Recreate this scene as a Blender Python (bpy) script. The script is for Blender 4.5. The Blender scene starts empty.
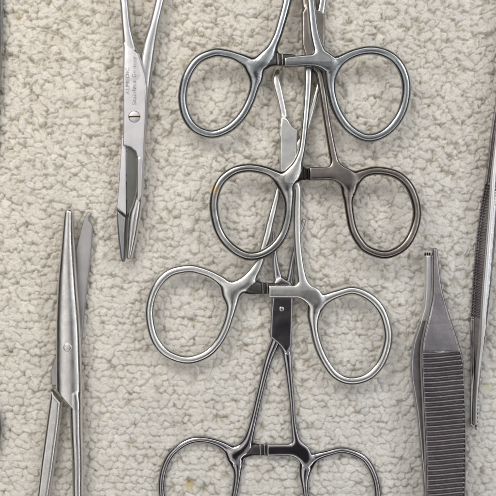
import bpy, math
import numpy as np

# ------------------------------------------------------------------ basics
# 1 unit = about 3.5 cm of the real tray; the photograph spans 4.96 units.
C = bpy.context.scene.collection
H = 9.0                                   # camera height over the towel
rng = np.random.default_rng(7)


def P(px, py):
    return (px - 248.0) / 100.0, (248.0 - py) / 100.0


def tag(o, label=None, cat=None, group=None, kind=None):
    if label: o['label'] = label
    if cat: o['category'] = cat
    if group: o['group'] = group
    if kind: o['kind'] = kind
    return o


def thing(name, loc, label, cat, group=None):
    o = bpy.data.objects.new(name, None)
    o.empty_display_size = 0.1
    C.objects.link(o)
    o.location = loc
    return tag(o, label, cat, group)


def link_mesh(name, verts, faces, normals, mat, parent=None, quads=True):
    me = bpy.data.meshes.new(name)
    off = np.array(parent.location if parent is not None and parent.parent is None else
                   ((np.array(parent.location) + np.array(parent.parent.location)) if parent is not None else (0, 0, 0)))
    v = (verts - off).astype(np.float32)
    n, k = faces.shape
    me.vertices.add(len(v)); me.vertices.foreach_set('co', v.ravel())
    me.loops.add(n * k); me.loops.foreach_set('vertex_index', faces.astype(np.int32).ravel())
    me.polygons.add(n)
    me.polygons.foreach_set('loop_start', np.arange(0, n * k, k, dtype=np.int32))
    me.polygons.foreach_set('loop_total', np.full(n, k, dtype=np.int32))
    me.polygons.foreach_set('use_smooth', np.ones(n, dtype=bool))
    me.update(calc_edges=True)
    if normals is not None:
        me.normals_split_custom_set_from_vertices(normals.astype(np.float32).tolist())
    me.materials.append(mat)
    o = bpy.data.objects.new(name, me)
    C.objects.link(o)
    if parent is not None:
        o.parent = parent
    return o


# ------------------------------------------------------------------ solid modelling (distance fields -> mesh)
def catmull(pts, closed=False, n=6):
    p = np.asarray(pts, float)
    m = len(p)
    out = []
    rngi = range(m) if closed else range(m - 1)
    for i in rngi:
        if closed:
            a, b, c, d = p[(i - 1) % m], p[i], p[(i + 1) % m], p[(i + 2) % m]
        else:
            b, c = p[i], p[i + 1]
            a = p[i - 1] if i > 0 else 2 * b - c
            d = p[i + 2] if i + 2 < m else 2 * c - b
        for j in range(n):
            t = j / n
            out.append(0.5 * ((2 * b) + (-a + c) * t + (2 * a - 5 * b + 4 * c - d) * t * t + (-a + 3 * b - 3 * c + d) * t ** 3))
    out.append(p[0] if closed else p[-1])
    return np.array(out)


class Chain:
    """A bar that follows a centre line: half width, half thickness and height vary along it."""
    def __init__(self, part, pts, p=2.2, closed=False, cut=None, n=6):
        # pts rows: x, y, half width, half thickness, z (all in units)
        self.part, self.p, self.cut = part, p, cut
        self.c = catmull(pts, closed, n)
        self.c[:, 2:4] = np.maximum(self.c[:, 2:4], 0.008)

    def bounds(self):
        c = self.c
        m = c[:, 2].max() + 0.03
        return (c[:, 0].min() - m, c[:, 0].max() + m, c[:, 1].min() - m, c[:, 1].max() + m,
                (c[:, 4] - c[:, 3]).min() - .03, (c[:, 4] + c[:, 3]).max() + .03)

    def flat(self, X, Y):
        best = np.full(X.shape, 1e9)
        D = np.zeros(X.shape); W = np.ones(X.shape); T = np.ones(X.shape); Z = np.zeros(X.shape)
        for a, b in zip(self.c[:-1], self.c[1:]):
            d = b[:2] - a[:2]
            L = d @ d + 1e-12
            s = np.clip(((X - a[0]) * d[0] + (Y - a[1]) * d[1]) / L, 0, 1)
            dd = np.hypot(X - a[0] - s * d[0], Y - a[1] - s * d[1])
            w = a[2] + s * (b[2] - a[2])
            k = dd - w
            m = k < best
            best = np.where(m, k, best)
            D = np.where(m, dd, D); W = np.where(m, w, W)
            T = np.where(m, a[3] + s * (b[3] - a[3]), T)
            Z = np.where(m, a[4] + s * (b[4] - a[4]), Z)
        cutv = None
        if self.cut is not None:
            x0, y0, nx, ny = self.cut
            cutv = (X - x0) * nx + (Y - y0) * ny
        return D, W, T, Z, cutv

    def field(self, F2, Zc):
        D, W, T, Z, cutv = F2
        u = D / W
        v = np.abs(Zc - Z) / T
        q = (u ** self.p + v ** self.p) ** (1 / self.p)
        f = (q - 1) * np.minimum(W, T)
        if cutv is not None:
            f = smax(f, cutv, 0.012)
        return f


class Plate:
    """A flat piece cut to an outline; its edge is rounded over the distance R."""
    def __init__(self, part, poly, z, t, R=0.02, p=2.0, zfun=None, tfun=None, topfun=None):
        self.part, self.p, self.R = part, p, R
        self.poly = np.asarray(poly, float)
        self.z, self.t, self.zfun, self.tfun, self.topfun = z, t, zfun, tfun, topfun

    def bounds(self):
        c = self.poly
        zz = [self.z] if self.zfun is None else list(self.zfun(c[:, 0], c[:, 1]))
        return (c[:, 0].min() - .03, c[:, 0].max() + .03, c[:, 1].min() - .03, c[:, 1].max() + .03,
                min(zz) - self.t - .03, max(zz) + self.t + .03)

    def flat(self, X, Y):
        c = self.poly
        d2 = np.full(X.shape, 1e9)
        inside = np.zeros(X.shape, bool)
        for i in range(len(c)):
            a, b = c[i - 1], c[i]
            e = b - a
            s = np.clip(((X - a[0]) * e[0] + (Y - a[1]) * e[1]) / (e @ e + 1e-12), 0, 1)
            d2 = np.minimum(d2, (X - a[0] - s * e[0]) ** 2 + (Y - a[1] - s * e[1]) ** 2)
            if abs(e[1]) > 1e-9:
                cond = (a[1] > Y) != (b[1] > Y)
                inside ^= cond & (X < e[0] * (Y - a[1]) / e[1] + a[0])
        s = np.sqrt(d2) * np.where(inside, -1, 1)
        Z = np.full(X.shape, self.z) if self.zfun is None else self.zfun(X, Y)
        T = np.full(X.shape, self.t) if self.tfun is None else self.tfun(X, Y, s)
        top = None if self.topfun is None else self.topfun(X, Y, s)
        return s, Z, T, top

    def field(self, F2, Zc):
        s, Z, T, top = F2
        u = np.maximum((s + self.R) / self.R, 0)
        v = np.abs(Zc - Z) / T
        q = (u ** self.p + v ** self.p) ** (1 / self.p)
        f = (q - 1) * np.minimum(self.R, T)
        if top is not None:
            f = smax(f, Zc - top, 0.008)
        return f


def smin(a, b, k):
    h = np.maximum(k - np.abs(a - b), 0) / k
    return np.minimum(a, b) - h * h * k * 0.25


def smax(a, b, k):
    return -smin(-a, -b, k)


def capped(f, pr, Y, Z):
    """forged flats: what has been joined so far is ground level at +-t"""
    c = getattr(pr, 'cap', None)
    return f if c is None else smax(f, np.abs(Z - c[0](Y)) - c[1], .012)


def total(prims, X, Y, Z, k):
    out = None
    for pr in prims:
        f = pr.field(pr.flat(X, Y), Z)
        out = f if out is None else smin(out, f, k)
        out = capped(out, pr, Y, Z)
    return out


def solidify(prims, h=0.0085, k=0.035):
    """Surface-net mesh of the smooth union of prims; returns verts, quads, normals, part index per face."""
    b = np.array([pr.bounds() for pr in prims])
    lo = np.array([b[:, 0].min(), b[:, 2].min(), b[:, 4].min()])
    hi = np.array([b[:, 1].max(), b[:, 3].max(), b[:, 5].max()])
    n = np.ceil((hi - lo) / h).astype(int) + 2
    xs, ys, zs = (lo[i] + h * np.arange(n[i]) for i in range(3))
    X2, Y2 = np.meshgrid(xs, ys, indexing='ij')
    F = None
    for pr in prims:
        f2 = pr.flat(X2, Y2)
        f2 = tuple(None if a is None else a[..., None].astype(np.float32) for a in f2)
        f = pr.field(f2, zs[None, None, :].astype(np.float32))
        F = f if F is None else smin(F, f, k)
        F = capped(F, pr, Y2[..., None].astype(np.float32), zs[None, None, :].astype(np.float32))
    S = F < 0
    c8 = np.zeros(tuple(n - 1), np.int8)
    for dx in (0, 1):
        for dy in (0, 1):
            for dz in (0, 1):
                c8 += S[dx:n[0] - 1 + dx, dy:n[1] - 1 + dy, dz:n[2] - 1 + dz]
    act = (c8 > 0) & (c8 < 8)
    idx = np.full(act.shape, -1, np.int64)
    I, J, K = np.nonzero(act)
    idx[I, J, K] = np.arange(len(I))
    acc = np.zeros((len(I), 3)); cnt = np.zeros(len(I))
    cor = [(a, b_, c_) for a in (0, 1) for b_ in (0, 1) for c_ in (0, 1)]
    for a in cor:
        for ax in range(3):
            if a[ax] == 0:
                e = list(a); e[ax] = 1
                fa = F[I + a[0], J + a[1], K + a[2]]; fb = F[I + e[0], J + e[1], K + e[2]]
                m = (fa < 0) != (fb < 0)
                t = np.where(m, fa / np.where(m, fa - fb, 1), 0)
                q = np.zeros((len(I), 3)); q[:] = a
                q[:, ax] += t
                acc += np.where(m[:, None], q, 0); cnt += m
    V = lo + h * (np.stack([I, J, K], 1) + acc / cnt[:, None])
    quads = []
    for ax in range(3):
        o1, o2 = [(1, 2), (2, 0), (0, 1)][ax]
        sl0 = [slice(None)] * 3; sl1 = [slice(None)] * 3
        sl0[ax] = slice(0, n[ax] - 1); sl1[ax] = slice(1, n[ax])
        A, B = S[tuple(sl0)], S[tuple(sl1)]
        for flip, mask in ((False, A & ~B), (True, ~A & B)):
            e = np.stack(np.nonzero(mask), 1)
            ok = (e[:, o1] > 0) & (e[:, o2] > 0) & (e[:, o1] < n[o1] - 1) & (e[:, o2] < n[o2] - 1)
            e = e[ok]
            def cell(d1, d2):
                q = e.copy(); q[:, o1] -= d1; q[:, o2] -= d2
                return idx[q[:, 0], q[:, 1], q[:, 2]]
            f = np.stack([cell(1, 1), cell(0, 1), cell(0, 0), cell(1, 0)], 1)
            quads.append(f[:, ::-1] if flip else f)
    Q = np.concatenate(quads)
    Q = Q[(Q >= 0).all(1)]
    eps = h * 0.5

    def grad(V):
        g = np.zeros_like(V)
        for ax in range(3):
            d = np.zeros(3); d[ax] = eps
            a, b_ = V + d, V - d
            g[:, ax] = (total(prims, a[:, 0], a[:, 1], a[:, 2], k) - total(prims, b_[:, 0], b_[:, 1], b_[:, 2], k)) / (2 * eps)
        return g
    g = grad(V)
    f = total(prims, V[:, 0], V[:, 1], V[:, 2], k)
    g2 = (g * g).sum(1) + 1e-6
    step = -(f / g2)[:, None] * g
    ln = np.linalg.norm(step, axis=1, keepdims=True)
    V = V + step * np.minimum(1, (h * 0.7) / (ln + 1e-9))
    N = grad(V)
    N /= np.linalg.norm(N, axis=1, keepdims=True) + 1e-9
    Cc = V[Q].mean(1)
    ff = np.stack([pr.field(pr.flat(Cc[:, 0], Cc[:, 1]), Cc[:, 2]) for pr in prims])
    return V, Q, N, ff.argmin(0)


def build(prims, mats, parent, h=0.0085, k=0.035):
    """Mesh the solid and link each named part of it as a mesh of its own under parent."""
    V, Q, N, pid = solidify(prims, h, k)
    names = []
    for pr in prims:
        if pr.part not in names: names.append(pr.part)
    pn = np.array([names.index(pr.part) for pr in prims])[pid]
    out = {}
    for i, nm in enumerate(names):
        q = Q[pn == i]
        if not len(q): continue
        u, inv = np.unique(q, return_inverse=True)
        m = mats[nm] if isinstance(mats, dict) else mats
        out[nm] = link_mesh(nm, V[u], inv.reshape(q.shape), N[u], m, parent)
    return out


# ------------------------------------------------------------------ materials
def new_mat(name):
    m = bpy.data.materials.new(name); m.use_nodes = True
    nt = m.node_tree
    return m, nt, nt.nodes['Principled BSDF'], nt.nodes.new


def steel(name, base, rough, dark=0.6, scratch=0.12, stain=None, seed=0.0, speck=0.35, stretch=(9, 2.2, 9), smudge=0.12):
    m, nt, b, new = new_mat(name)
    L = nt.links.new
    geo = new('ShaderNodeNewGeometry')
    mp = new('ShaderNodeMapping'); mp.inputs['Location'].default_value = (seed, seed * 1.7, seed * .3)
    L(geo.outputs['Position'], mp.inputs['Vector'])
    n1 = new('ShaderNodeTexNoise'); n1.inputs['Scale'].default_value = 5; n1.inputs['Detail'].default_value = 7
    n1.inputs['Roughness'].default_value = .62
    L(mp.outputs[0], n1.inputs['Vector'])
    n2 = new('ShaderNodeTexNoise'); n2.inputs['Scale'].default_value = 60; n2.inputs['Detail'].default_value = 4
    L(mp.outputs[0], n2.inputs['Vector'])
    # long brushed streaks
    mp2 = new('ShaderNodeMapping'); mp2.inputs['Scale'].default_value = stretch
    L(mp.outputs[0], mp2.inputs['Vector'])
    n3 = new('ShaderNodeTexNoise'); n3.inputs['Scale'].default_value = 14; n3.inputs['Detail'].default_value = 6
    n3.inputs['Roughness'].default_value = .7
    L(mp2.outputs[0], n3.inputs['Vector'])
    r1 = new('ShaderNodeMapRange'); r1.inputs['From Min'].default_value = .35; r1.inputs['From Max'].default_value = .68
    L(n1.outputs['Fac'], r1.inputs['Value'])
    mix = new('ShaderNodeMix'); mix.data_type = 'RGBA'
    mix.inputs['A'].default_value = (*[c * dark for c in base], 1)
    mix.inputs['B'].default_value = (*base, 1)
    L(r1.outputs[0], mix.inputs['Factor'])
    r2 = new('ShaderNodeMapRange'); r2.inputs['From Min'].default_value = .62; r2.inputs['From Max'].default_value = .74
    r2.inputs['To Max'].default_value = speck
    L(n2.outputs['Fac'], r2.inputs['Value'])
    mix2 = new('ShaderNodeMix'); mix2.data_type = 'RGBA'
    mix2.inputs['B'].default_value = (*[c * .45 for c in base], 1)
    L(r2.outputs[0], mix2.inputs['Factor']); L(mix.outputs['Result'], mix2.inputs['A'])
    last = mix2.outputs['Result']
    if stain:
        (sx, sy), rad, col = stain
        d = new('ShaderNodeVectorMath'); d.operation = 'DISTANCE'
        fl = new('ShaderNodeVectorMath'); fl.operation = 'MULTIPLY'; fl.inputs[1].default_value = (1, 1, 0)
        L(geo.outputs['Position'], fl.inputs[0]); L(fl.outputs[0], d.inputs[0])
        d.inputs[1].default_value = (sx, sy, 0)
        mr = new('ShaderNodeMapRange'); mr.inputs['From Min'].default_value = rad; mr.inputs['From Max'].default_value = rad * .3
        mr.inputs['To Max'].default_value = .5
        L(d.outputs['Value'], mr.inputs['Value'])
        mm = new('ShaderNodeMix'); mm.data_type = 'RGBA'; mm.inputs['B'].default_value = (*col, 1)
        L(mr.outputs[0], mm.inputs['Factor']); L(last, mm.inputs['A'])
        last = mm.outputs['Result']
    L(last, b.inputs['Base Color'])
    b.inputs['Metallic'].default_value = 1
    rr = new('ShaderNodeMapRange'); rr.inputs['From Min'].default_value = .3; rr.inputs['From Max'].default_value = .7
    rr.inputs['To Min'].default_value = rough + smudge; rr.inputs['To Max'].default_value = max(.05, rough - smudge * .5)
    L(n1.outputs['Fac'], rr.inputs['Value']); L(rr.outputs[0], b.inputs['Roughness'])
    bp = new('ShaderNodeBump'); bp.inputs['Strength'].default_value = scratch * .7; bp.inputs['Distance'].default_value = .01
    L(n3.outputs['Fac'], bp.inputs['Height'])
    bp2 = new('ShaderNodeBump'); bp2.inputs['Strength'].default_value = scratch * 1.1; bp2.inputs['Distance'].default_value = .05
    n4 = new('ShaderNodeTexNoise'); n4.inputs['Scale'].default_value = 3.6; n4.inputs['Detail'].default_value = 2
    L(mp.outputs[0], n4.inputs['Vector']); L(n4.outputs['Fac'], bp2.inputs['Height'])
    L(bp.outputs[0], bp2.inputs['Normal']); L(bp2.outputs[0], b.inputs['Normal'])
    return m


M = {}
M['grey'] = steel('satin_grey_steel', (.48, .495, .51), .17, seed=1.0)
M['silver'] = steel('light_satin_steel', (.64, .64, .62), .17, seed=2.3, stain=(P(214, 191), .07, (.62, .33, .04)))
M['grey2'] = steel('darker_ring_steel', (.45, .44, .43), .16, dark=.55, seed=2.9, stain=(P(214, 191), .07, (.62, .33, .04)))  # darker base than the rest of its half
M['tarnish'] = steel('tarnished_steel', (.33, .30, .275), .17, dark=.55, seed=3.1, speck=.5)
M['bright'] = steel('bright_steel', (.76, .755, .735), .18, dark=.78, seed=4.4, speck=.15)
M['chrome'] = steel('dark_polished_steel', (.52, .505, .52), .10, dark=.65, seed=5.2, scratch=.05, speck=.7, smudge=.07)
M['plate'] = steel('brushed_pale_steel', (.66, .65, .67), .36, dark=.9, seed=6.5, scratch=.1, speck=.12)
M['arm'] = steel('satin_arm_steel', (.62, .61, .62), .28, dark=.8, seed=6.1, scratch=.1, speck=.15)
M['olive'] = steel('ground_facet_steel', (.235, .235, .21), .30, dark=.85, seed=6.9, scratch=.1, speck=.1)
M['carbide'] = steel('grey_carbide', (.42, .42, .43), .34, dark=.75, seed=7.7, speck=.3)
M['blade'] = steel('polished_blade_steel', (.80, .78, .76), .22, dark=.8, seed=8.8, speck=.25)
M['flat'] = steel('flat_ground_steel', (.50, .49, .49), .38, dark=.85, seed=9.1, scratch=.14, speck=.1)
M['plum'] = steel('polished_forceps_steel', (.47, .44, .455), .14, dark=.75, seed=10.3, scratch=.07, speck=.25, smudge=.08)
M['tip'] = steel('satin_glint_steel', (.86, .86, .86), .36, dark=.92, seed=11.9, speck=.05)  # satin, its pale base painting bright glints on tip, spine and teeth
M['shade'] = steel('ratchet_shade_steel', (.11, .105, .10), .3, seed=14.2)  # dark base paints the shade in the ratchet gaps
M['black'] = steel('gap_shade_steel', (.06, .055, .05), .4, seed=12.7)  # near-black base paints the shade between ratchet and tip teeth
M['brown'] = steel('screw_slot_steel', (.10, .06, .03), .5, seed=13.1)


def ink():
    m, nt, b, new = new_mat('etched_marking')
    n = new('ShaderNodeTexNoise'); n.inputs['Scale'].default_value = 26; n.inputs['Detail'].default_value = 3
    r = new('ShaderNodeValToRGB')
    r.color_ramp.elements[0].position = .42; r.color_ramp.elements[0].color = (.27, .27, .28, 1)
    r.color_ramp.elements[1].position = .62; r.color_ramp.elements[1].color = (.60, .60, .62, 1)
    g = new('ShaderNodeNewGeometry')
    nt.links.new(g.outputs['Position'], n.inputs['Vector'])
    nt.links.new(n.outputs['Fac'], r.inputs['Fac']); nt.links.new(r.outputs[0], b.inputs['Base Color'])
    b.inputs['Metallic'].default_value = .6; b.inputs['Roughness'].default_value = .55
    return m


M['ink'] = ink()


def towel_mat():
    m, nt, b, new = new_mat('cream_terry_cotton')
    L = nt.links.new
    at = new('ShaderNodeAttribute'); at.attribute_name = 'tint'
    geo = new('ShaderNodeNewGeometry')
    n = new('ShaderNodeTexNoise'); n.inputs['Scale'].default_value = 70; n.inputs['Detail'].default_value = 6
    n.inputs['Roughness'].default_value = .7
    L(geo.outputs['Position'], n.inputs['Vector'])
    mr = new('ShaderNodeMapRange'); mr.inputs['To Min'].default_value = .80; mr.inputs['To Max'].default_value = 1.2
    mr.inputs['From Min'].default_value = .25; mr.inputs['From Max'].default_value = .75
    L(n.outputs['Fac'], mr.inputs['Value'])
    mul = new('ShaderNodeVectorMath'); mul.operation = 'SCALE'
    L(at.outputs['Color'], mul.inputs[0]); L(mr.outputs[0], mul.inputs['Scale'])
    L(mul.outputs[0], b.inputs['Base Color'])
    b.inputs['Roughness'].default_value = .83
    b.inputs['Specular IOR Level'].default_value = .1
    b.inputs['Sheen Weight'].default_value = .2
    b.inputs['Sheen Roughness'].default_value = .6
    bp = new('ShaderNodeBump'); bp.inputs['Strength'].default_value = .45; bp.inputs['Distance'].default_value = .012
    L(n.outputs['Fac'], bp.inputs['Height']); L(bp.outputs[0], b.inputs['Normal'])
    return m


M['towel'] = towel_mat()


# ------------------------------------------------------------------ towel: thousands of curled terry tufts
def vnoise(X, Y, scale, seed):
    r = np.random.default_rng(seed)
    n = 256
    g = r.random((n, n))
    x, y = X / scale + 1000.3, Y / scale + 1000.7
    xi, yi = np.floor(x).astype(int), np.floor(y).astype(int)
    fx, fy = x - xi, y - yi
    fx, fy = fx * fx * (3 - 2 * fx), fy * fy * (3 - 2 * fy)
    a, b = g[xi % n, yi % n], g[(xi + 1) % n, yi % n]
    c, d = g[xi % n, (yi + 1) % n], g[(xi + 1) % n, (yi + 1) % n]
    return (a * (1 - fx) + b * fx) * (1 - fy) + (c * (1 - fx) + d * fx) * fy - .5


def make_towel():
    fine = np.arange(-2.72, 2.7201, .0054)
    outer = np.arange(2.75, 7.2, .035)
    ax = np.concatenate([-outer[::-1], fine, outer])
    n = len(ax)
    X, Y = np.meshgrid(ax, ax, indexing='ij')
    wx = vnoise(X, Y, .048, 21) * .038 + vnoise(X, Y, .024, 22) * .018 + vnoise(X, Y, .011, 25) * .010
    wy = vnoise(X, Y, .048, 23) * .038 + vnoise(X, Y, .024, 24) * .018 + vnoise(X, Y, .011, 26) * .010
    calm = np.clip(.92 + .10 * Y, .66, 1.1)
    wx *= calm; wy *= calm
    Q1 = np.full((n, n), 9.0); Q2 = np.full((n, n), 9.0)
    Up = np.zeros((n, n)); Tn = np.full((n, n), 1.0); Hh = np.full((n, n), .04); Vb = np.zeros((n, n))
    pitch_x, pitch_y = .080, .071
    lim = 7.1
    for r in range(int(2 * lim / pitch_y)):
        y0 = -lim + r * pitch_y
        m = int(2 * lim / pitch_x)
        xs = -lim + (np.arange(m) + .5 * (r % 2)) * pitch_x
        # rows are neater towards the foot of the towel, wilder at its head
        wild = np.clip(.62 + .16 * y0, .3, .95)
        for x0 in xs:
            if rng.random() < .05: continue
            cx = x0 + rng.normal() * .024 * wild
            cy = y0 + rng.normal() * .022 * wild + .02 * math.sin(x0 * 1.3 + y0)
            ang = rng.normal() * (.25 + 1.0 * wild)
            ru = rng.uniform(.039, .062); rv = rng.uniform(.031, .042)
            bend = rng.normal() * 8.0
            up = rng.normal() * .011; hh = rng.uniform(.034, .052); tone = rng.normal() * .035
            tx, ty = rng.normal(0, .11, 2)
            R = ru * 1.9
            i0, i1 = np.searchsorted(ax, (cx - R, cx + R)); j0, j1 = np.searchsorted(ax, (cy - R, cy + R))
            if i1 <= i0 or j1 <= j0: continue
            sl = (slice(i0, i1), slice(j0, j1))
            dx, dy = X[sl] + wx[sl] - cx, Y[sl] + wy[sl] - cy
            ca, sa = math.cos(ang), math.sin(ang)
            u, v = ca * dx + sa * dy, -sa * dx + ca * dy
            v = v - bend * u * u
            q = np.sqrt((u / ru) ** 2 + (v / rv) ** 2) - up * 6
            q1, q2 = Q1[sl], Q2[sl]
            first = q < q1
            Q2[sl] = np.where(first, q1, np.minimum(q2, q))
            Q1[sl] = np.where(first, q, q1)
            Vb[sl] = np.where(first, v + cx, Vb[sl])
            Up[sl] = np.where(first, up + tx * dx + ty * dy, Up[sl]); Tn[sl] = np.where(first, 1 + tone, Tn[sl]); Hh[sl] = np.where(first, hh, Hh[sl])
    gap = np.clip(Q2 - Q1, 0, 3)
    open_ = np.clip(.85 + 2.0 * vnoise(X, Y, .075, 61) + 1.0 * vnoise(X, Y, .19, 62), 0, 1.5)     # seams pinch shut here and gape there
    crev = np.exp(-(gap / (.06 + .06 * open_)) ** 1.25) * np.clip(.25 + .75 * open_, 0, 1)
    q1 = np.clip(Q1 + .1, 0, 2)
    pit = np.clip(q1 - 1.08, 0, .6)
    # two or three loops of yarn make up each tuft
    l1 = .6 + 1.0 * vnoise(X + wx, Y + wy, .034, 71)
    l2 = .6 + 1.0 * vnoise(X + wx, Y + wy, .019, 72)
    Z = -.036 + .5 * Up + .60 * Hh * np.sqrt(np.maximum(1.02 - .60 * np.minimum(q1, 1.2) ** 2, .05)) - .026 * crev - .04 * pit
    Z += 0.006 * l1 + .005 * l2 + .0028 * np.cos(2 * np.pi * (Vb + .4 * wx) / .0175)
    Z = np.maximum(Z, -.10)
    Zp = np.pad(Z, 1, mode='edge')
    Z = .3 * Z + .175 * (Zp[:-2, 1:-1] + Zp[2:, 1:-1] + Zp[1:-1, :-2] + Zp[1:-1, 2:])
    Zp = np.pad(Z, 1, mode='edge')
    Z = .4 * Z + .15 * (Zp[:-2, 1:-1] + Zp[2:, 1:-1] + Zp[1:-1, :-2] + Zp[1:-1, 2:])
    depth = np.clip(1 - .80 * crev - .7 * pit + .10 * (l1 - .6) + .06 * (l2 - .6) + .05 * np.cos(2 * np.pi * (Vb + .4 * wx) / .0175), 0, 1.08)  # also darkens seams and pits in the colour, shade painted into the pile
    Z += vnoise(X, Y, .012, 31) * .005 + vnoise(X, Y, .0075, 32) * .005 + vnoise(X, Y, .6, 33) * .03
    V = np.stack([X, Y, Z], -1).reshape(-1, 3)
    ii = np.arange(n * n).reshape(n, n)
    Q = np.stack([ii[:-1, :-1], ii[1:, :-1], ii[1:, 1:], ii[:-1, 1:]], -1).reshape(-1, 4)
    o = link_mesh('towel', V, Q, None, M['towel'])
    big = vnoise(X, Y, .8, 41) * .5 + vnoise(X, Y, .27, 42) * .5
    col = np.empty((n, n, 4)); col[..., 3] = 1
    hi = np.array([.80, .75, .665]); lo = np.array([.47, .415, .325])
    hi2 = np.array([.705, .69, .65])
    k = np.clip(.5 + .17 * X - .13 * Y + big * .5, 0, 1)[..., None]        # light falloff towards one corner, painted in as greyer cloth
    top = hi * (1 - k) + hi2 * k
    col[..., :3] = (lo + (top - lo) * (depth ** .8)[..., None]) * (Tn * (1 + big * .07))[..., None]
    for (px, py, r, c, a) in ((189, 486, .05, (.62, .45, .12), .55), (488, 388, .05, (.5, .5, .2), .4), (17, 15, .04, (.42, .36, .12), .5),
                              (66, 12, .05, (.5, .42, .2), .3), (186, 60, .04, (.5, .46, .2), .4), (360, 62, .05, (.5, .45, .28), .3),
                              (250, 118, .06, (.5, .46, .2), .3), (358, 73, .06, (.45, .4, .3), .3)):
        x, y = P(px, py)
        w = a * np.exp(-((X - x) ** 2 + (Y - y) ** 2) / (r * r))[..., None]
        col[..., :3] = col[..., :3] * (1 - w) + np.array(c) * w
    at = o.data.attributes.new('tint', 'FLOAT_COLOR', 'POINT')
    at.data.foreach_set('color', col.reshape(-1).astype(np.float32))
    tag(o, kind='structure')
    return o


make_towel()


# ------------------------------------------------------------------ helpers in photo-plan coordinates
def pt(px, py, w, t, z):
    """plan point measured on the photograph -> place on the tray at height z"""
    s = (H - z) / H
    x, y = P(px, py)
    return (x * s, y * s, w / 100 * s, t, z)


def pl(pts, z):
    s = (H - z) / H
    return [(P(a, b)[0] * s, P(a, b)[1] * s) for a, b in pts]


def hemostat(spec):
    zf = spec['z']
    root = thing('artery_forceps', (*P(*spec['at']), 0), spec['label'], 'forceps', 'ring handled forceps laid head to tail down the middle')
    for side in ('left', 'right'):
        s = spec[side]
        pr = []
        rw, rt = s.get('ring_w', 4.6), s.get('ring_t', .038)
        ring = [pt(x, y, rw + s.get('web_w', 3.9) * math.exp(-((x - s['web'][0]) ** 2 + (y - s['web'][1]) ** 2) / 130.0), rt, zf(y)) for x, y in s['ring']]
        pr.append(Chain('finger_ring', ring, p=2.0, closed=True, n=5))
        dz = -.004 if side == 'left' else .004
        pr.append(Chain('shank', [pt(x, y, w, t, zf(y) + dz) for x, y, w, t in s['shank']], p=2.15))
        pr.append(Chain('jaw', [pt(x, y, w, t, zf(y)) for x, y, w, t in s['jaw']], p=2.6))
        ya = (H - float(zf(s['web'][1]))) / H
        if 'bar' in s:
            b = s['bar']
            x, y = b[-1][:2]
            ex = pt(x, y, 1, .04, zf(y))
            pr.append(Chain('ratchet_bar', [pt(x, y, w + .4, .042, zf(y) + .012) for x, y, w in b], p=3.2, cut=(ex[0], ex[1], -1, 0)))
        if 'stub' in s:
            x, y, w = s['stub']
            pr.append(Chain('ratchet_bar', [pt(x - 3, y, w, .034, zf(y) - .012), pt(x + 5, y, w * .93, .03, zf(y) - .020), pt(x + 12, y + .3, w * .9, .024, zf(y) - .032), pt(x + 22, y + .5, w * .86, .02, zf(y) - .042)], p=3.2))
        pr[-1].cap = (lambda Y, ya=ya: zf(248 - Y / ya * 100), .0475)
        if 'box' in s:
            yb = np.mean([q[1] for q in s['box']])
            zb = float(zf(yb))
            a = (H - zb) / H
            zfun = lambda X, Y: zf(248 - Y / a * 100)
            pr.append(Plate('box_joint', pl(s['box'], zb), zb, .072, R=.020, p=2.2, zfun=zfun))
            pr[-1].cap = (lambda Y, ya=ya: zf(248 - Y / ya * 100), .056)
        mm = s['mat']
        mats = {k: mm for k in ('finger_ring', 'shank', 'ratchet_bar', 'jaw', 'box_joint')}
        mats.update(s.get('mats', {}))
        out = build(pr, mats, root, h=.0085, k=s.get('k', .05))
        if 'stub' in s:
            x, y, w = s['stub']
            jit = s.get('jit', (0, 0))
            for j in range(2):
                xx = x + 7.4 + j * 4.6 + jit[j]
                q = [pt(xx, y - w * .74, 1.25, .036, zf(y) - .016), pt(xx + .5, y + w * .80, 1.25, .036, zf(y) - .016)]
                V, Q, N, _ = solidify([Chain('tooth', q, p=3)], h=.006)
                link_mesh('ratchet_tooth', V, Q, N, s.get('tooth_mat', mm), out['ratchet_bar'])
    # rivet of the box joint
    if spec.get('rivet'):
        x, y = spec['rivet']
        z = float(zf(y)) + .0535
        V, Q, N, _ = solidify([Chain('rivet', [pt(x, y, 2.6, .0065, z), pt(x + .05, y, 2.6, .0065, z)], p=2)], h=.005)
        link_mesh('rivet', V, Q, N, spec['left']['mat'], root)
    return root


def lin(ys, zs):
    return lambda y: np.interp(y, ys, zs)


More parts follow.
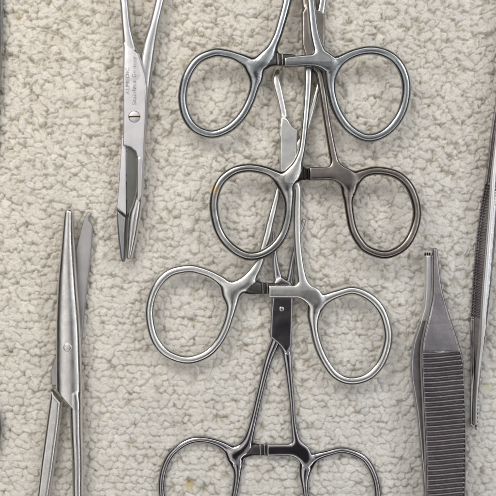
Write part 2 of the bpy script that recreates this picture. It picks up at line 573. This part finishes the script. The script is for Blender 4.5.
# --- top one, its joint and jaws above the picture
hemostat(dict(
    at=(300, 0), z=lin((-150, 62, 140), (.04, .192, .125)),
    label='topmost grey ring-handled forceps, rings at the top centre and jaws out of the picture',
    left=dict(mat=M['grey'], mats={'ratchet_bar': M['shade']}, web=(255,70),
        ring=[(214, 53), (198, 60), (187, 76), (182.6, 97), (186, 116), (196, 129), (212, 134.3), (228, 129), (241, 117), (249.5, 102), (254.5, 86), (255.5, 74), (249, 63.5), (236, 56.5), (225, 53.6)],
        shank=[(254, 68, 6, .042), (263, 60, 6.2, .045), (270, 51, 5.4, .045), (276.5, 38, 4.6, .045), (281, 24, 4.5, .045), (286.5, 3, 4.7, .046), (290, -20, 4.8, .046), (294, -45, 5, .046), (297, -62, 5, .046)],
        stub=(270, 59.5, 6.6), tooth_mat=M['tarnish'],
        jaw=[(300, -70, 4.5, .045), (301, -100, 4, .045), (304, -125, 3.4, .04), (305, -150, 2, .025)]),
    right=dict(mat=M['grey'], web=(329,67),
        ring=[(369, 50.3), (354, 53.5), (342, 59.5), (333, 66), (330.5, 79), (331.5, 92), (335, 106), (341.5, 119), (351, 130), (366, 137.8), (381, 135), (393.5, 125), (402.5, 110), (406.4, 91), (404, 74), (396, 60.5), (384, 52.8)],
        shank=[(327, 63, 6, .042), (320, 52, 6, .046), (316, 40, 5.2, .046), (313.5, 26, 4.7, .046), (311, 2, 4.2, .046), (309, -20, 4.4, .046), (304, -45, 5, .046), (300, -62, 5, .046)],
        bar=[(325, 61, 5.8), (306, 60.8, 5.4), (284.5, 62.6, 4.8)],
        box=[(291, -100), (300, -103), (305.5, -96), (305.5, -52), (299, -45), (289, -54)],
        jaw=[(297, -60, 5, .045), (295, -95, 4.6, .045), (292, -125, 3.4, .04), (293, -150, 2, .025)])))

# --- second: left half silvery, right half tarnished
hemostat(dict(
    at=(315, 110), z=lin((-45, 174, 260), (.04, .180, .2)),
    label='second ring-handled forceps from the top, its right ring and bar brown and tarnished',
    left=dict(mat=M['silver'], ring_w=4.6, web=(286,184), tooth_mat=M['black'], mats={'ratchet_bar': M['black'], 'finger_ring': M['grey2']}, jit=(-.6, -1.2),
        ring=[(247, 168), (233, 171.5), (220.5, 182), (214.4, 198), (214.6, 215), (220, 233), (231, 247), (246, 255.6), (261, 254.5), (274, 246.5), (283, 234), (287.6, 219), (288.8, 205), (287.5, 192), (283, 182), (273, 174), (261, 169.5)],
        shank=[(286, 182, 5.8, .042), (293, 173, 6.2, .045), (298, 162.5, 5, .045), (302, 149, 3.8, .042), (305.3, 120, 3.8, .042), (307.8, 90, 4.3, .044), (308.5, 65, 4.6, .046), (311, 40, 5, .046)],
        stub=(297.5, 174, 6.2),
        jaw=[(315, 45, 5, .045), (319, 20, 4.6, .045), (322, 5, 4, .045), (325, -15, 3.2, .04), (327, -42, 2, .025)]),
    right=dict(mat=M['tarnish'], ring_w=4.4, web=(350,185),
        ring=[(378, 170.7), (364, 173.3), (354.5, 179.5), (349.3, 189), (348.5, 201), (350, 215), (353, 229), (358.5, 240), (367.5, 249.6), (385, 254.7), (401, 248.5), (411.2, 236), (416.8, 217), (415, 200), (408, 184.5), (396, 174.5)],
        shank=[(347, 181, 6, .042), (339, 171, 5.8, .045), (334.5, 161, 4.4, .045), (329.5, 135, 3.7, .042), (325.3, 110, 3.4, .042), (321, 82, 3.8, .044), (317, 60, 4.5, .046), (314, 42, 5, .046)],
        bar=[(345, 175.5, 6.4), (332, 173.6, 6.5), (309.5, 174, 6.4)],
        box=[(302.5, 14), (308, 8), (317, 10), (325, 15), (324.6, 40), (322.6, 64), (314, 72), (305.5, 60), (302, 46)],
        jaw=[(310, 40, 5, .045), (307, 12, 4.8, .045), (305.5, -8, 4, .045), (307, -25, 3.2, .04), (309, -46, 2, .025)])))

# --- third: the brightest
hemostat(dict(
    at=(288, 200), z=lin((72, 290, 384), (.035, .136, .126)),
    label='third ring-handled forceps from the top, bright silver all over with jaws spread open',
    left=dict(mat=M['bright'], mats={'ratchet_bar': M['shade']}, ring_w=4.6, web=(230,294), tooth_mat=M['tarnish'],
        ring=[(188, 268.7), (170, 273), (157, 286), (150.4, 304), (150.4, 322), (156, 341), (168, 354), (187, 360), (205, 355), (216.5, 344.5), (224, 332), (229, 318), (231.5, 306), (230.5, 295), (224.5, 284), (213, 275.5), (200, 270.5)],
        shank=[(231, 291, 6.5, .042), (239, 286, 7, .045), (247, 280, 6.8, .046), (254.5, 271, 5.8, .046), (259.5, 261, 5, .045), (266, 240, 4.6, .043), (270, 222.5, 4.2, .042), (277, 196, 3.9, .042), (281, 180, 4.4, .044), (286, 165, 5, .045)],
        stub=(255, 288, 6.2),
        jaw=[(291, 160, 5, .045), (297, 148, 4, .045), (304, 135, 3.5, .042), (311, 112, 3.2, .04), (317, 92, 3, .036), (319.5, 80, 2, .025)]),
    right=dict(mat=M['bright'], ring_w=4.6, web=(316,306), mats={'jaw': M['blade']},
        ring=[(353.7, 290.5), (339, 293.5), (326.5, 298.5), (317.5, 304), (313.8, 314), (314.2, 328), (318, 345), (325.5, 361.5), (336.5, 375.5), (351, 380.8), (368, 376.5), (380, 364), (387, 346), (387.8, 330), (382, 311), (370, 297.5)],
        shank=[(315, 302, 6, .042), (307, 293, 6.2, .046), (302.5, 280, 5.4, .046), (300, 266, 4.6, .045), (297.8, 245, 4.2, .043), (297, 222, 4.3, .043), (297, 205, 4.4, .043), (297.3, 190, 4.2, .044), (292, 170, 5, .046)],
        bar=[(313, 294, 6.2), (300, 291.8, 6), (268.7, 291.7, 6)],
        box=[(280, 127), (282, 119), (287, 121), (291, 126), (297.6, 130), (297, 150), (296.6, 180), (290, 188), (284, 182), (279.3, 168)],
        jaw=[(286, 135, 5.5, .05), (284.2, 118, 3.8, .045), (281.5, 104, 3.9, .045), (278.2, 90, 4.3, .045), (276.2, 80, 4.2, .04), (277.5, 72, 3, .025)])))

# --- fourth: dark and polished
hemostat(dict(
    at=(282, 360), z=lin((200, 600), (.036, .036)), rivet=(281.5, 309),
    label='lowest ring-handled forceps, dark mirror-polished steel with its rings cut by the bottom edge',
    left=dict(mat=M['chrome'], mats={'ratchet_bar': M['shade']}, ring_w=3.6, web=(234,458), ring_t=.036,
        ring=[(198, 439.2), (184, 443.5), (171, 454.5), (164, 469), (161.6, 484), (163, 500), (169, 516), (181, 528), (198, 532), (214, 527), (226, 515), (233, 500), (236, 486), (237.5, 472), (235.5, 459.5), (227.5, 448.5), (214, 441.5)],
        shank=[(234, 455, 5.6, .042), (242, 448, 6, .045), (248.5, 438.5, 5, .045), (253.6, 420, 3.9, .042), (258.5, 398.7, 3.7, .042), (265.5, 370, 4.1, .044), (270, 355, 4.6, .045), (276, 340, 5.2, .045), (282, 320, 5.5, .045)],
        stub=(252.5, 449.5, 6), 
        jaw=[(284, 305, 5.5, .045), (290, 279, 3.8, .045), (293.5, 258, 3.1, .042), (298.5, 237, 2.6, .036), (303.8, 221, 2.2, .025)]),
    right=dict(mat=M['chrome'], ring_w=3.6, web=(306,465), ring_t=.036,
        ring=[(343.8, 450), (328, 453), (316, 457), (308, 463), (304.8, 473), (305, 487), (307.5, 503), (314, 520), (326, 534), (343, 540), (359, 535), (370, 522), (376, 506), (377.6, 491), (373, 472), (363, 457.5)],
        shank=[(305, 459, 5.4, .042), (299.5, 449, 5.6, .045), (295.5, 436, 4.2, .045), (293.2, 420, 3.2, .042), (291.8, 400, 3.2, .042), (288.5, 367, 4.1, .044), (286.5, 350, 5, .045), (283.5, 336, 4, .02)],
        bar=[(303, 451.5, 6), (290, 449.8, 5.8), (267, 450, 5.8)],
        box=[(273.6, 284), (281, 279), (289.5, 281.5), (293, 287), (292.7, 312), (291.4, 344), (286, 351), (282.8, 348), (269.6, 336.5), (270.6, 312), (272.6, 292)],
        jaw=[(281, 291, 6, .02), (279.5, 282, 5.6, .044), (277.5, 276, 4.6, .046), (275.4, 262, 3.2, .042), (273.8, 246, 2.4, .036), (273, 233, 1.8, .025)])))


# ------------------------------------------------------------------ needle holder (upper left)
def needle_holder():
    root = thing('needle_holder', (*P(134, 116), 0), 'needle holder with a pale engraved flat joint and dark split tips, upper left', 'needle holder')
    lower = [
        Chain('rear_arm', [pt(x, y, w, t, z) for x, y, w, t, z in ((118, -250, 4, .045, .12), (150, -200, 4, .045, .12), (175, -150, 4.2, .045, .12), (171, -80, 4.4, .045, .12), (163.5, -20, 4.5, .045, .12), (160.3, 0, 4.7, .045, .12),
                                                                    (154.5, 25, 5, .05, .12), (148.6, 50, 6.8, .05, .11), (145, 78, 6.6, .05, .1), (142.5, 110, 6, .05, .09), (140, 150, 5, .045, .08))], p=2.4),
        Plate('jaw_bevel', pl([(121.9, 138), (127.0, 138), (127.2, 216.4), (116.8, 208), (118.7, 190), (120.8, 160)], .1), .08, .085, R=.012, p=2.4,
              topfun=lambda X, Y, s: .160 + .10 * (X + 1.20)),
        Plate('rear_jaw', pl([(127.0, 138), (143.5, 132), (143, 160), (141.5, 198), (127.4, 216.5)], .1), .08, .085, R=.010, p=2.4,
              topfun=lambda X, Y, s: .156 - .22 * (X + 1.200)),
    ]
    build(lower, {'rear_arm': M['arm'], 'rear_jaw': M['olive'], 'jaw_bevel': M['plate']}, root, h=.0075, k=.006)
    upper = [
        Chain('front_arm', [pt(x, y, w, t, z) for x, y, w, t, z in ((70, -250, 4, .045, .15), (88, -180, 4, .045, .15), (104, -100, 4.2, .045, .15), (118, -30, 4.3, .045, .15), (124, 0, 4.4, .05, .15), (126.4, 25, 4.7, .05, .152), (129.5, 46, 6.4, .050, .152), (131.5, 58, 8.2, .052, .150), (133.5, 75, 10.2, .051, .150))], p=2.8),
        Plate('joint_plate', pl([(123.4, 42), (138.8, 53), (141.6, 62), (145.6, 75), (147.2, 87), (146.2, 110), (145.7, 124), (144.4, 150), (143.2, 175), (142.6, 196), (138, 204), (137, 200), (136.8, 158), (135.2, 152), (130.5, 148), (122.6, 145.6), (123, 126), (122.9, 85)], .19), .15, .052, R=.018, p=2.3),
        Chain('front_jaw', [pt(x, y, w, t, z) for x, y, w, t, z in ((140, 160, 3.2, .05, .15), (139.6, 190, 3.8, .052, .148), (137.3, 205, 4.9, .055, .145), (134.4, 217, 6.2, .058, .14), (131.7, 239, 5.0, .055, .125), (129.4, 257, 2.9, .045, .11))], p=2.1),
    ]
    o = build(upper, {'front_arm': M['arm'], 'joint_plate': M['plate'], 'front_jaw': M['blade']}, root, h=.0075, k=.008)
    build([Plate('jaw_insert', pl([(116.6, 208.6), (126.8, 217.2), (125.6, 235), (125.3, 259), (124.4, 262), (121.6, 262), (120.2, 257), (118, 239), (116.5, 220)], .13), .11, .052, R=.028, p=2.2)], M['carbide'], root, h=.0065)
    # finger rings beyond the top of the picture
    for cx, cy in ((48, -290), (142, -290)):
        R = [pt(cx + 34 * math.cos(a), cy + 42 * math.sin(a), 3.8, .038, .13) for a in np.linspace(0, 2 * math.pi, 12, endpoint=False)]
        build([Chain('finger_ring', R, p=2, closed=True, n=4)], M['plate'], root, h=.014)
    # slotted pivot screw, flush with the plate
    z = .2035
    build([Chain('pivot_screw', [pt(134.2, 116.5, 5.4, .007, z), pt(134.25, 116.5, 5.4, .007, z)], p=3)], M['plate'], root, h=.005)
    sc = root.children[-1]
    V, Q, N, _ = solidify([Chain('screw_slot', [pt(129.2, 116.7, .75, .008, z + .004), pt(139.4, 116.5, .75, .008, z + .004)], p=4)], h=.0035)
    link_mesh('screw_slot', V, Q, N, M['brown'], sc)
    ringp = [pt(134.2 + 5.5 * math.cos(a), 116.5 + 5.5 * math.sin(a), .32, .006, z) for a in np.linspace(0, 2 * math.pi, 16, endpoint=False)]
    c = Chain('screw_rim', ringp, p=2, closed=True, n=3); c.c[:, 2] = .0035; c.c[:, 3] = .007
    V, Q, N, _ = solidify([c], h=.0032)
    link_mesh('screw_rim', V, Q, N, M['carbide'], sc)
    # engraved writing, reading up the plate
    for txt, px, y0, y1, hgt in (('ALMEDIC', 129.1, 94.3, 67.5, 3.6), ('Stainless', 136.0, 105, 80.5, 4.2), ('Germany', 136.0, 77.5, 56.5, 4.2)):
        cu = bpy.data.curves.new('engraved_text', 'FONT')
        cu.body = txt; cu.size = 1; cu.resolution_u = 3
        ob = bpy.data.objects.new('tmp', cu); C.objects.link(ob)
        me = bpy.data.meshes.new_from_object(ob.evaluated_get(bpy.context.evaluated_depsgraph_get()))
        bpy.data.objects.remove(ob)
        co = np.array([v.co[:] for v in me.vertices])
        L = co[:, 0].max(); cap = .69
        zt = .2075
        s = (H - zt) / H
        a = co[:, 0] / L * (y0 - y1); b = co[:, 1] / cap * hgt
        W = np.stack([(px - b - 248) / 100 * s, (248 - (y0 - a)) / 100 * s, np.full(len(co), zt)], 1)
        off = np.array(root.location)
        for v, w in zip(me.vertices, W - off): v.co = w
        me.materials.clear(); me.materials.append(M['ink']); me.name = 'engraved_text'
        ob = bpy.data.objects.new('engraved_text', me); C.objects.link(ob); ob.parent = root
        tag(ob, 'small etched lettering running up the plate')
    return root


needle_holder()


# ------------------------------------------------------------------ stitch scissors (left)
def scissors():
    root = thing('stitch_scissors', (*P(68, 348), 0), 'stitch scissors with a hook-notched flat blade beside a rounded shiny one, at left', 'scissors')
    low = [Plate('hooked_blade', pl([(87.7, 212), (91.8, 213), (91.4, 215.6), (89.4, 218), (89.5, 221), (91.6, 223.2), (93.2, 227), (91.2, 254), (88.7, 276), (86.2, 297), (82.6, 338), (79, 362), (63, 384), (52, 386), (50.6, 372), (55, 358), (68, 335), (76, 280), (76.6, 262), (76, 250), (80, 234), (84, 219)], .05), .05, .026, R=.014, p=2.4),
           Plate('rear_shank', pl([(51.2, 388.5), (54, 391), (62.6, 401), (60.7, 421), (54.6, 467), (50.2, 496), (42, 550), (34, 600), (22, 600), (29, 550), (37, 496), (40.4, 467), (46.6, 421)], .09), .075, .06, R=.045, p=2.3)]
    build(low, {'hooked_blade': M['flat'], 'rear_shank': M['blade']}, root, h=.0075, k=.008)
    cx, cy = P(62.8 * 1, 396.2)
    a_ = (H - .14) / H
    up = [Chain('round_blade', [pt(x, y, w, .07, .14) for x, y, w in ((69.4, 213, 4.6), (68.9, 219, 5.1), (68.4, 232, 5.8), (68.1, 246, 6.7), (67.7, 270, 8.6), (67.7, 291, 10), (68.2, 321, 11.8), (68.7, 348, 12.4), (69, 372, 12.8), (69.3, 390, 12.9), (69.6, 412, 12.8))], p=2.5, cut=(cx * a_, cy * a_, -.73, -.68)),
          Chain('front_shank', [pt(x, y, w, .068, .14) for x, y, w in ((75.7, 394, 5.6), (75.9, 403, 6.5), (76.2, 412, 6.2), (76.9, 437, 6), (78, 467, 5.6), (78.2, 496, 5.4), (80.6, 550, 5.6), (86, 600, 6))], p=2.3)]
    build(up, M['blade'], root, h=.0075, k=.006)
    for cx in (4, 112):
        R = [pt(cx + 32 * math.cos(a), 636 + 40 * math.sin(a), 4, .04, .09) for a in np.linspace(0, 2 * math.pi, 12, endpoint=False)]
        build([Chain('finger_ring', R, p=2, closed=True, n=4)], M['blade'], root, h=.014)
    z = .2075
    V, Q, N, _ = solidify([Chain('pivot_screw', [pt(67.6, 347.5, 4.2, .0065, z), pt(67.65, 347.5, 4.2, .0065, z)], p=2.4)], h=.0045)
    link_mesh('pivot_screw', V, Q, N, M['blade'], root)
    return root


scissors()


# ------------------------------------------------------------------ toothed tissue forceps (lower right)
def tissue_forceps():
    root = thing('tissue_forceps', (*P(442, 400), 0), 'broad thumb forceps with a ribbed grip and narrow toothed tips, lower right', 'forceps')
    zc = catmull([(200, .125), (248, .13), (300, .162), (360, .208), (470, .222), (600, .15), (662, .08), (700, .06)], n=12)
    zf = lambda y: np.interp(y, zc[:, 0], zc[:, 1])
    zb = lambda y: np.interp(y, (250, 300, 360, 470, 600, 662), (.085, .07, .045, .045, .06, .08))
    yy = lambda Y: 248 - Y * 100
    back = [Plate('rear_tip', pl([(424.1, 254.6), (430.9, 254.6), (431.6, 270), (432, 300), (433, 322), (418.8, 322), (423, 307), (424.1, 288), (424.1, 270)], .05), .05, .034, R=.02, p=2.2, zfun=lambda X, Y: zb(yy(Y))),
            Plate('rear_arm', pl([(433, 318), (438, 330), (450, 380), (455, 440), (455, 560), (449, 661), (436, 661), (428, 560), (423.8, 496), (421.8, 470), (419.4, 444), (416.2, 412), (413, 392), (411, 380), (410.3, 368), (410.8, 355), (413, 341), (416.6, 330), (420.2, 318)], .05), .05, .032, R=.02, p=2.2,
                  zfun=lambda X, Y: zb(yy(Y)) + .015 * np.clip((X - 1.7) / .2, -1, 1) * 0)]
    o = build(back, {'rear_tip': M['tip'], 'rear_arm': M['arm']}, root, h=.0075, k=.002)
    for x in (425.3, 427.5, 429.7):
        V, Q, N, _ = solidify([Chain('tooth', [pt(x, 255.2, .85, .028, .085), pt(x, 253.2, .7, .02, .09)], p=2)], h=.004)
        link_mesh('tip_tooth', V, Q, N, M['black'], o['rear_tip'])
    outline = [(433.2, 250), (434, 248), (437.6, 247.8), (438.8, 249.6), (439.8, 258), (440.8, 270), (442, 282), (443.6, 292), (446, 302), (450, 315), (454.5, 330), (458, 341), (461.2, 352), (463.2, 362), (464.2, 380), (465.2, 410), (465.6, 445), (465, 496), (463, 560), (458, 620), (450, 660), (436, 660), (430.5, 600), (426.8, 540), (425, 496), (423.6, 445), (421.8, 405), (420.2, 366), (420.2, 352), (421.4, 341), (424.5, 328), (428, 315), (431, 302), (432.6, 292), (433, 278), (433, 262)]

    def tfun(X, Y, s):
        y = yy(Y)
        inner = np.clip((-s - .021) / .007, 0, 1)
        rib = np.clip((y - 348) / 1.5, 0, 1) * np.clip((630 - y) / 3, 0, 1)
        ph = (y + 1.6 * np.sin((X - 1.95) * 7)) / 4.75
        wave = .5 + .5 * np.cos(2 * np.pi * ph)
        wave = wave ** 1.5
        face = np.clip((y - 292) / 30, 0, 1) * np.clip((-s - .018) / .008, 0, 1)      # sunk face between the rims
        return .042 - .006 * face - rib * inner * .030 * wave
    out = build([Plate('front_arm', pl(outline, .2), .2, .042, R=.022, p=2.2, zfun=lambda X, Y: zf(yy(Y)), tfun=tfun)], M['plum'], root, h=.0062)
    return root


tissue_forceps()


# ------------------------------------------------------------------ slim forceps at the right edge
def slim_forceps():
    root = thing('dressing_forceps', (*P(482, 270), 0), 'slim forceps on its side at the right edge, narrow tip pointing down', 'forceps')
    yy = lambda Y: 248 - Y * 100
    left = [(524, -120), (509, 20), (499.5, 90), (492.2, 138), (490, 160), (486.6, 185), (482.2, 209), (478.6, 236), (474.2, 288), (472.5, 317), (472, 341), (472.7, 364), (472.7, 392), (472.1, 428), (473, 429.6)]
    right = [(475, 429.6), (475.6, 420), (476.6, 392), (478.6, 368), (480, 360), (482.7, 341), (484.8, 317), (487.8, 288), (491.8, 240), (494.2, 209), (496.2, 178), (499, 150), (506, 100), (514, 30), (529, -120)]
    ly, lx = [p[1] for p in left], [p[0] for p in left]
    ry, rx = [p[1] for p in right][::-1], [p[0] for p in right][::-1]

    def frac(X, Y):
        y = yy(Y); x = X * 100 + 248
        a = np.interp(y, ly, lx); b = np.interp(y, ry, rx)
        return (x - a) / (b - a)

    def top(X, Y, s):
        f = frac(X, Y); y = yy(Y)
        z = .06 + .135 * np.clip(f / .58, 0, 1) + .015 * np.clip((f - .58) / .42, 0, 1)
        k = np.interp(y, (330, 392), (1, .55))
        z = z * k
        rib = np.clip((y - 183) / 2, 0, 1) * np.clip((319 - y) / 2, 0, 1) * np.clip((.56 - f) / .08, 0, 1)
        ph = (y - (X * 100 + 248) * .35) / 3.25
        return z - rib * .032 * (.5 + .5 * np.cos(2 * np.pi * ph))
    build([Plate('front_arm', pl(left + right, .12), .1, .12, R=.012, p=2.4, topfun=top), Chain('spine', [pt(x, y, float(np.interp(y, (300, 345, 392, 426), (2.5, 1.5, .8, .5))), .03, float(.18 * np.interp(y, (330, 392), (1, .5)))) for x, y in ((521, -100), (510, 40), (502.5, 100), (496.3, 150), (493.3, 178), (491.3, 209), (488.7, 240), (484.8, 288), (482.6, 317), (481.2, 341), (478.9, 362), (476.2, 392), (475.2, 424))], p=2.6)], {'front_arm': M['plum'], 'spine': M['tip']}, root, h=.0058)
    rear = [(523, -110), (513, 0), (502, 120), (494, 200), (490, 240), (484, 300), (480, 350), (477, 380), (475, 400), (474.6, 429), (476.2, 430), (477.2, 420), (477.9, 395), (481, 365), (485.6, 330), (490, 288), (495, 240), (499.5, 200), (508, 130), (519, 20), (532, -110)]
    o = build([Plate('rear_arm', pl(rear, .05), .06, .032, R=.015, p=2.2)], M['tarnish'], root, h=.008)
    for i in range(9):
        y = 395 + i * 4.1
        x = np.interp(y, (380, 395, 420, 429), (479.4, 478.1, 477.2, 476.4))
        V, Q, N, _ = solidify([Chain('tooth', [pt(x - .3, y, .8, .014, .082), pt(x + .5, y, .7, .012, .082)], p=2)], h=.0045)
        link_mesh('tip_tooth', V, Q, N, M['tip'], o['rear_arm'])
    return root


slim_forceps()


# ------------------------------------------------------------------ instrument that only just shows at the left edge
def edge_instrument():
    root = thing('ring_handled_clamp', (*P(-20, 200), 0), 'ring-handled instrument almost wholly cut off by the left edge, a sliver showing', 'clamp')
    for sgn, cx in ((1, -36.5), (-1, -124)):
        ring = [pt(cx + 35 * math.cos(a), 428 + 42 * math.sin(a), 3.6, .038, .06) for a in np.linspace(0, 2 * math.pi, 14, endpoint=False)]
        x = (lambda d: d) if sgn > 0 else (lambda d: -5 - (d + 5) * 1.0 - 150 * 0)
        if sgn > 0:
            sh = [(-46, 388, 5, .042), (-36, 366, 5, .045), (-26, 300, 4, .045), (-15, 200, 4, .045), (-6, 110, 4.2, .045), (-2.6, 60, 4.5, .05), (-2.2, 0, 4.6, .05), (-5, -60, 3.4, .04), (-8, -100, 2, .03)]
        else:
            sh = [(-114, 388, 5, .042), (-106, 366, 5, .045), (-84, 300, 4, .045), (-45, 200, 4, .045), (-20, 110, 4.2, .045), (-9, 60, 4.5, .045), (-8, 0, 4.2, .045), (-10, -60, 3.4, .04), (-12, -100, 2, .03)]
        build([Chain('finger_ring', ring, p=2, closed=True, n=4), Chain('shank', [pt(a, b, c, d, .06) for a, b, c, d in sh], p=2.4)], M['grey'], root, h=.011)
    return root


edge_instrument()

# ------------------------------------------------------------------ light: a soft indoor ceiling, brighter to the upper left
scene = bpy.context.scene
w = bpy.data.worlds.new('World'); scene.world = w; w.use_nodes = True
nt = w.node_tree; L = nt.links.new
bg = nt.nodes['Background']
tc = nt.nodes.new('ShaderNodeTexCoord')


def lobe(direction, lo, hi):
    d = nt.nodes.new('ShaderNodeVectorMath'); d.operation = 'DOT_PRODUCT'
    v = np.array(direction, float); v /= np.linalg.norm(v)
    d.inputs[1].default_value = tuple(v)
    L(tc.outputs['Generated'], d.inputs[0])
    r = nt.nodes.new('ShaderNodeMapRange'); r.interpolation_type = 'SMOOTHSTEP'
    r.inputs['From Min'].default_value = lo; r.inputs['From Max'].default_value = hi
    L(d.outputs['Value'], r.inputs['Value'])
    return r.outputs[0]


def blend(a, b, f):
    m = nt.nodes.new('ShaderNodeMix'); m.data_type = 'RGBA'
    for s, k in ((a, 'A'), (b, 'B')):
        if isinstance(s, tuple): m.inputs[k].default_value = (*s, 1)
        else: L(s, m.inputs[k])
    L(f, m.inputs['Factor'])
    return m.outputs['Result']


sep = nt.nodes.new('ShaderNodeSeparateXYZ'); L(tc.outputs['Generated'], sep.inputs[0])


def math_(op, a, b=None):
    m = nt.nodes.new('ShaderNodeMath'); m.operation = op
    for i, q in enumerate((a, b)):
        if q is None: continue
        if isinstance(q, (int, float)): m.inputs[i].default_value = q
        else: L(q, m.inputs[i])
    return m.outputs[0]


zc_ = math_('MAXIMUM', sep.outputs['Z'], .05)
U, V_ = math_('DIVIDE', sep.outputs['X'], zc_), math_('DIVIDE', sep.outputs['Y'], zc_)


def glint_strip(a, a0, aw, b, b0, bw):
    """a bright strip added on the ceiling plane for line highlights"""
    p = math_('LESS_THAN', math_('ABSOLUTE', math_('SUBTRACT', a, a0)), aw)
    q = math_('LESS_THAN', math_('ABSOLUTE', math_('SUBTRACT', b, b0)), bw)
    return math_('MULTIPLY', p, q)


nz = nt.nodes.new('ShaderNodeTexNoise'); nz.inputs['Scale'].default_value = 5; nz.inputs['Detail'].default_value = 4
L(tc.outputs['Generated'], nz.inputs['Vector'])
nm = nt.nodes.new('ShaderNodeMapRange'); nm.inputs['From Min'].default_value = .36; nm.inputs['From Max'].default_value = .64
nm.inputs['To Min'].default_value = .55; nm.inputs['To Max'].default_value = 1.3
L(nz.outputs['Fac'], nm.inputs['Value'])
c = blend((.03, .026, .024), (.50, .495, .50), lobe((0, 0, 1), .46, .90))          # dim room walls up to the ceiling
c = blend(c, (1.15, 1.12, 1.1), lobe((-.36, .42, 1), .90, .975))                  # bright ceiling panels
c = blend(c, (1.7, 1.66, 1.62), lobe((-.36, -.2, 1), .93, .975))  # unseen bright patch added so the scissors' flats reflect it
c = blend(c, (1.5, 1.55, 1.6), lobe((.62, .22, 1), .93, .98))  # another unseen bright patch, added for reflections in the right-hand steel
c = blend(c, (.03, .026, .03), lobe((.05, -.22, 1), .958, .994))                # dark patch overhead: the person leaning in
vm = nt.nodes.new('ShaderNodeVectorMath'); vm.operation = 'SCALE'
L(c, vm.inputs[0]); L(nm.outputs[0], vm.inputs['Scale'])
c = blend(vm.outputs[0], (6.5, 6.4, 6.2), glint_strip(V_, .95, .09, U, -.1, 1.1))  # bright strips added for highlight lines along the rings
c = blend(c, (4.5, 4.5, 4.5), glint_strip(V_, -.85, .06, U, .2, 1.0))
c = blend(c, (5.5, 5.6, 5.8), glint_strip(U, 1.15, .10, V_, .1, .9))
L(c, bg.inputs['Color'])
bg.inputs['Strength'].default_value = .83


def area(name, loc, target, size, sy, power, col):
    l = bpy.data.lights.new(name, 'AREA'); l.shape = 'RECTANGLE'; l.size = size; l.size_y = sy
    l.energy = power; l.color = col
    o = bpy.data.objects.new(name, l); C.objects.link(o)
    o.location = loc
    from mathutils import Vector
    o.rotation_euler = (Vector(target) - Vector(loc)).to_track_quat('-Z', 'Y').to_euler()
    return o


area('ceiling_panel', (-6.0, 8.0, 10), (0, 0, 0), 7.5, 6.5, 620, (1, .95, .88))
area('window_light', (9.5, 5.5, 9), (0, 0, 0), 4, 4, 170, (.88, .94, 1))

# ------------------------------------------------------------------ camera straight above
cam = bpy.data.cameras.new('camera')
cam.sensor_width = 36; cam.lens = 36 * H / 4.96
cam.clip_start = .1; cam.clip_end = 100
co = bpy.data.objects.new('camera', cam); C.objects.link(co)
co.location = (0, 0, H)
scene.camera = co
scene.cycles.filter_width = 2.0
scene.cycles.max_bounces = 6
scene.cycles.diffuse_bounces = 3
scene.cycles.glossy_bounces = 4
scene.view_settings.view_transform = 'Standard'
scene.view_settings.look = 'None'
scene.view_settings.exposure = 0
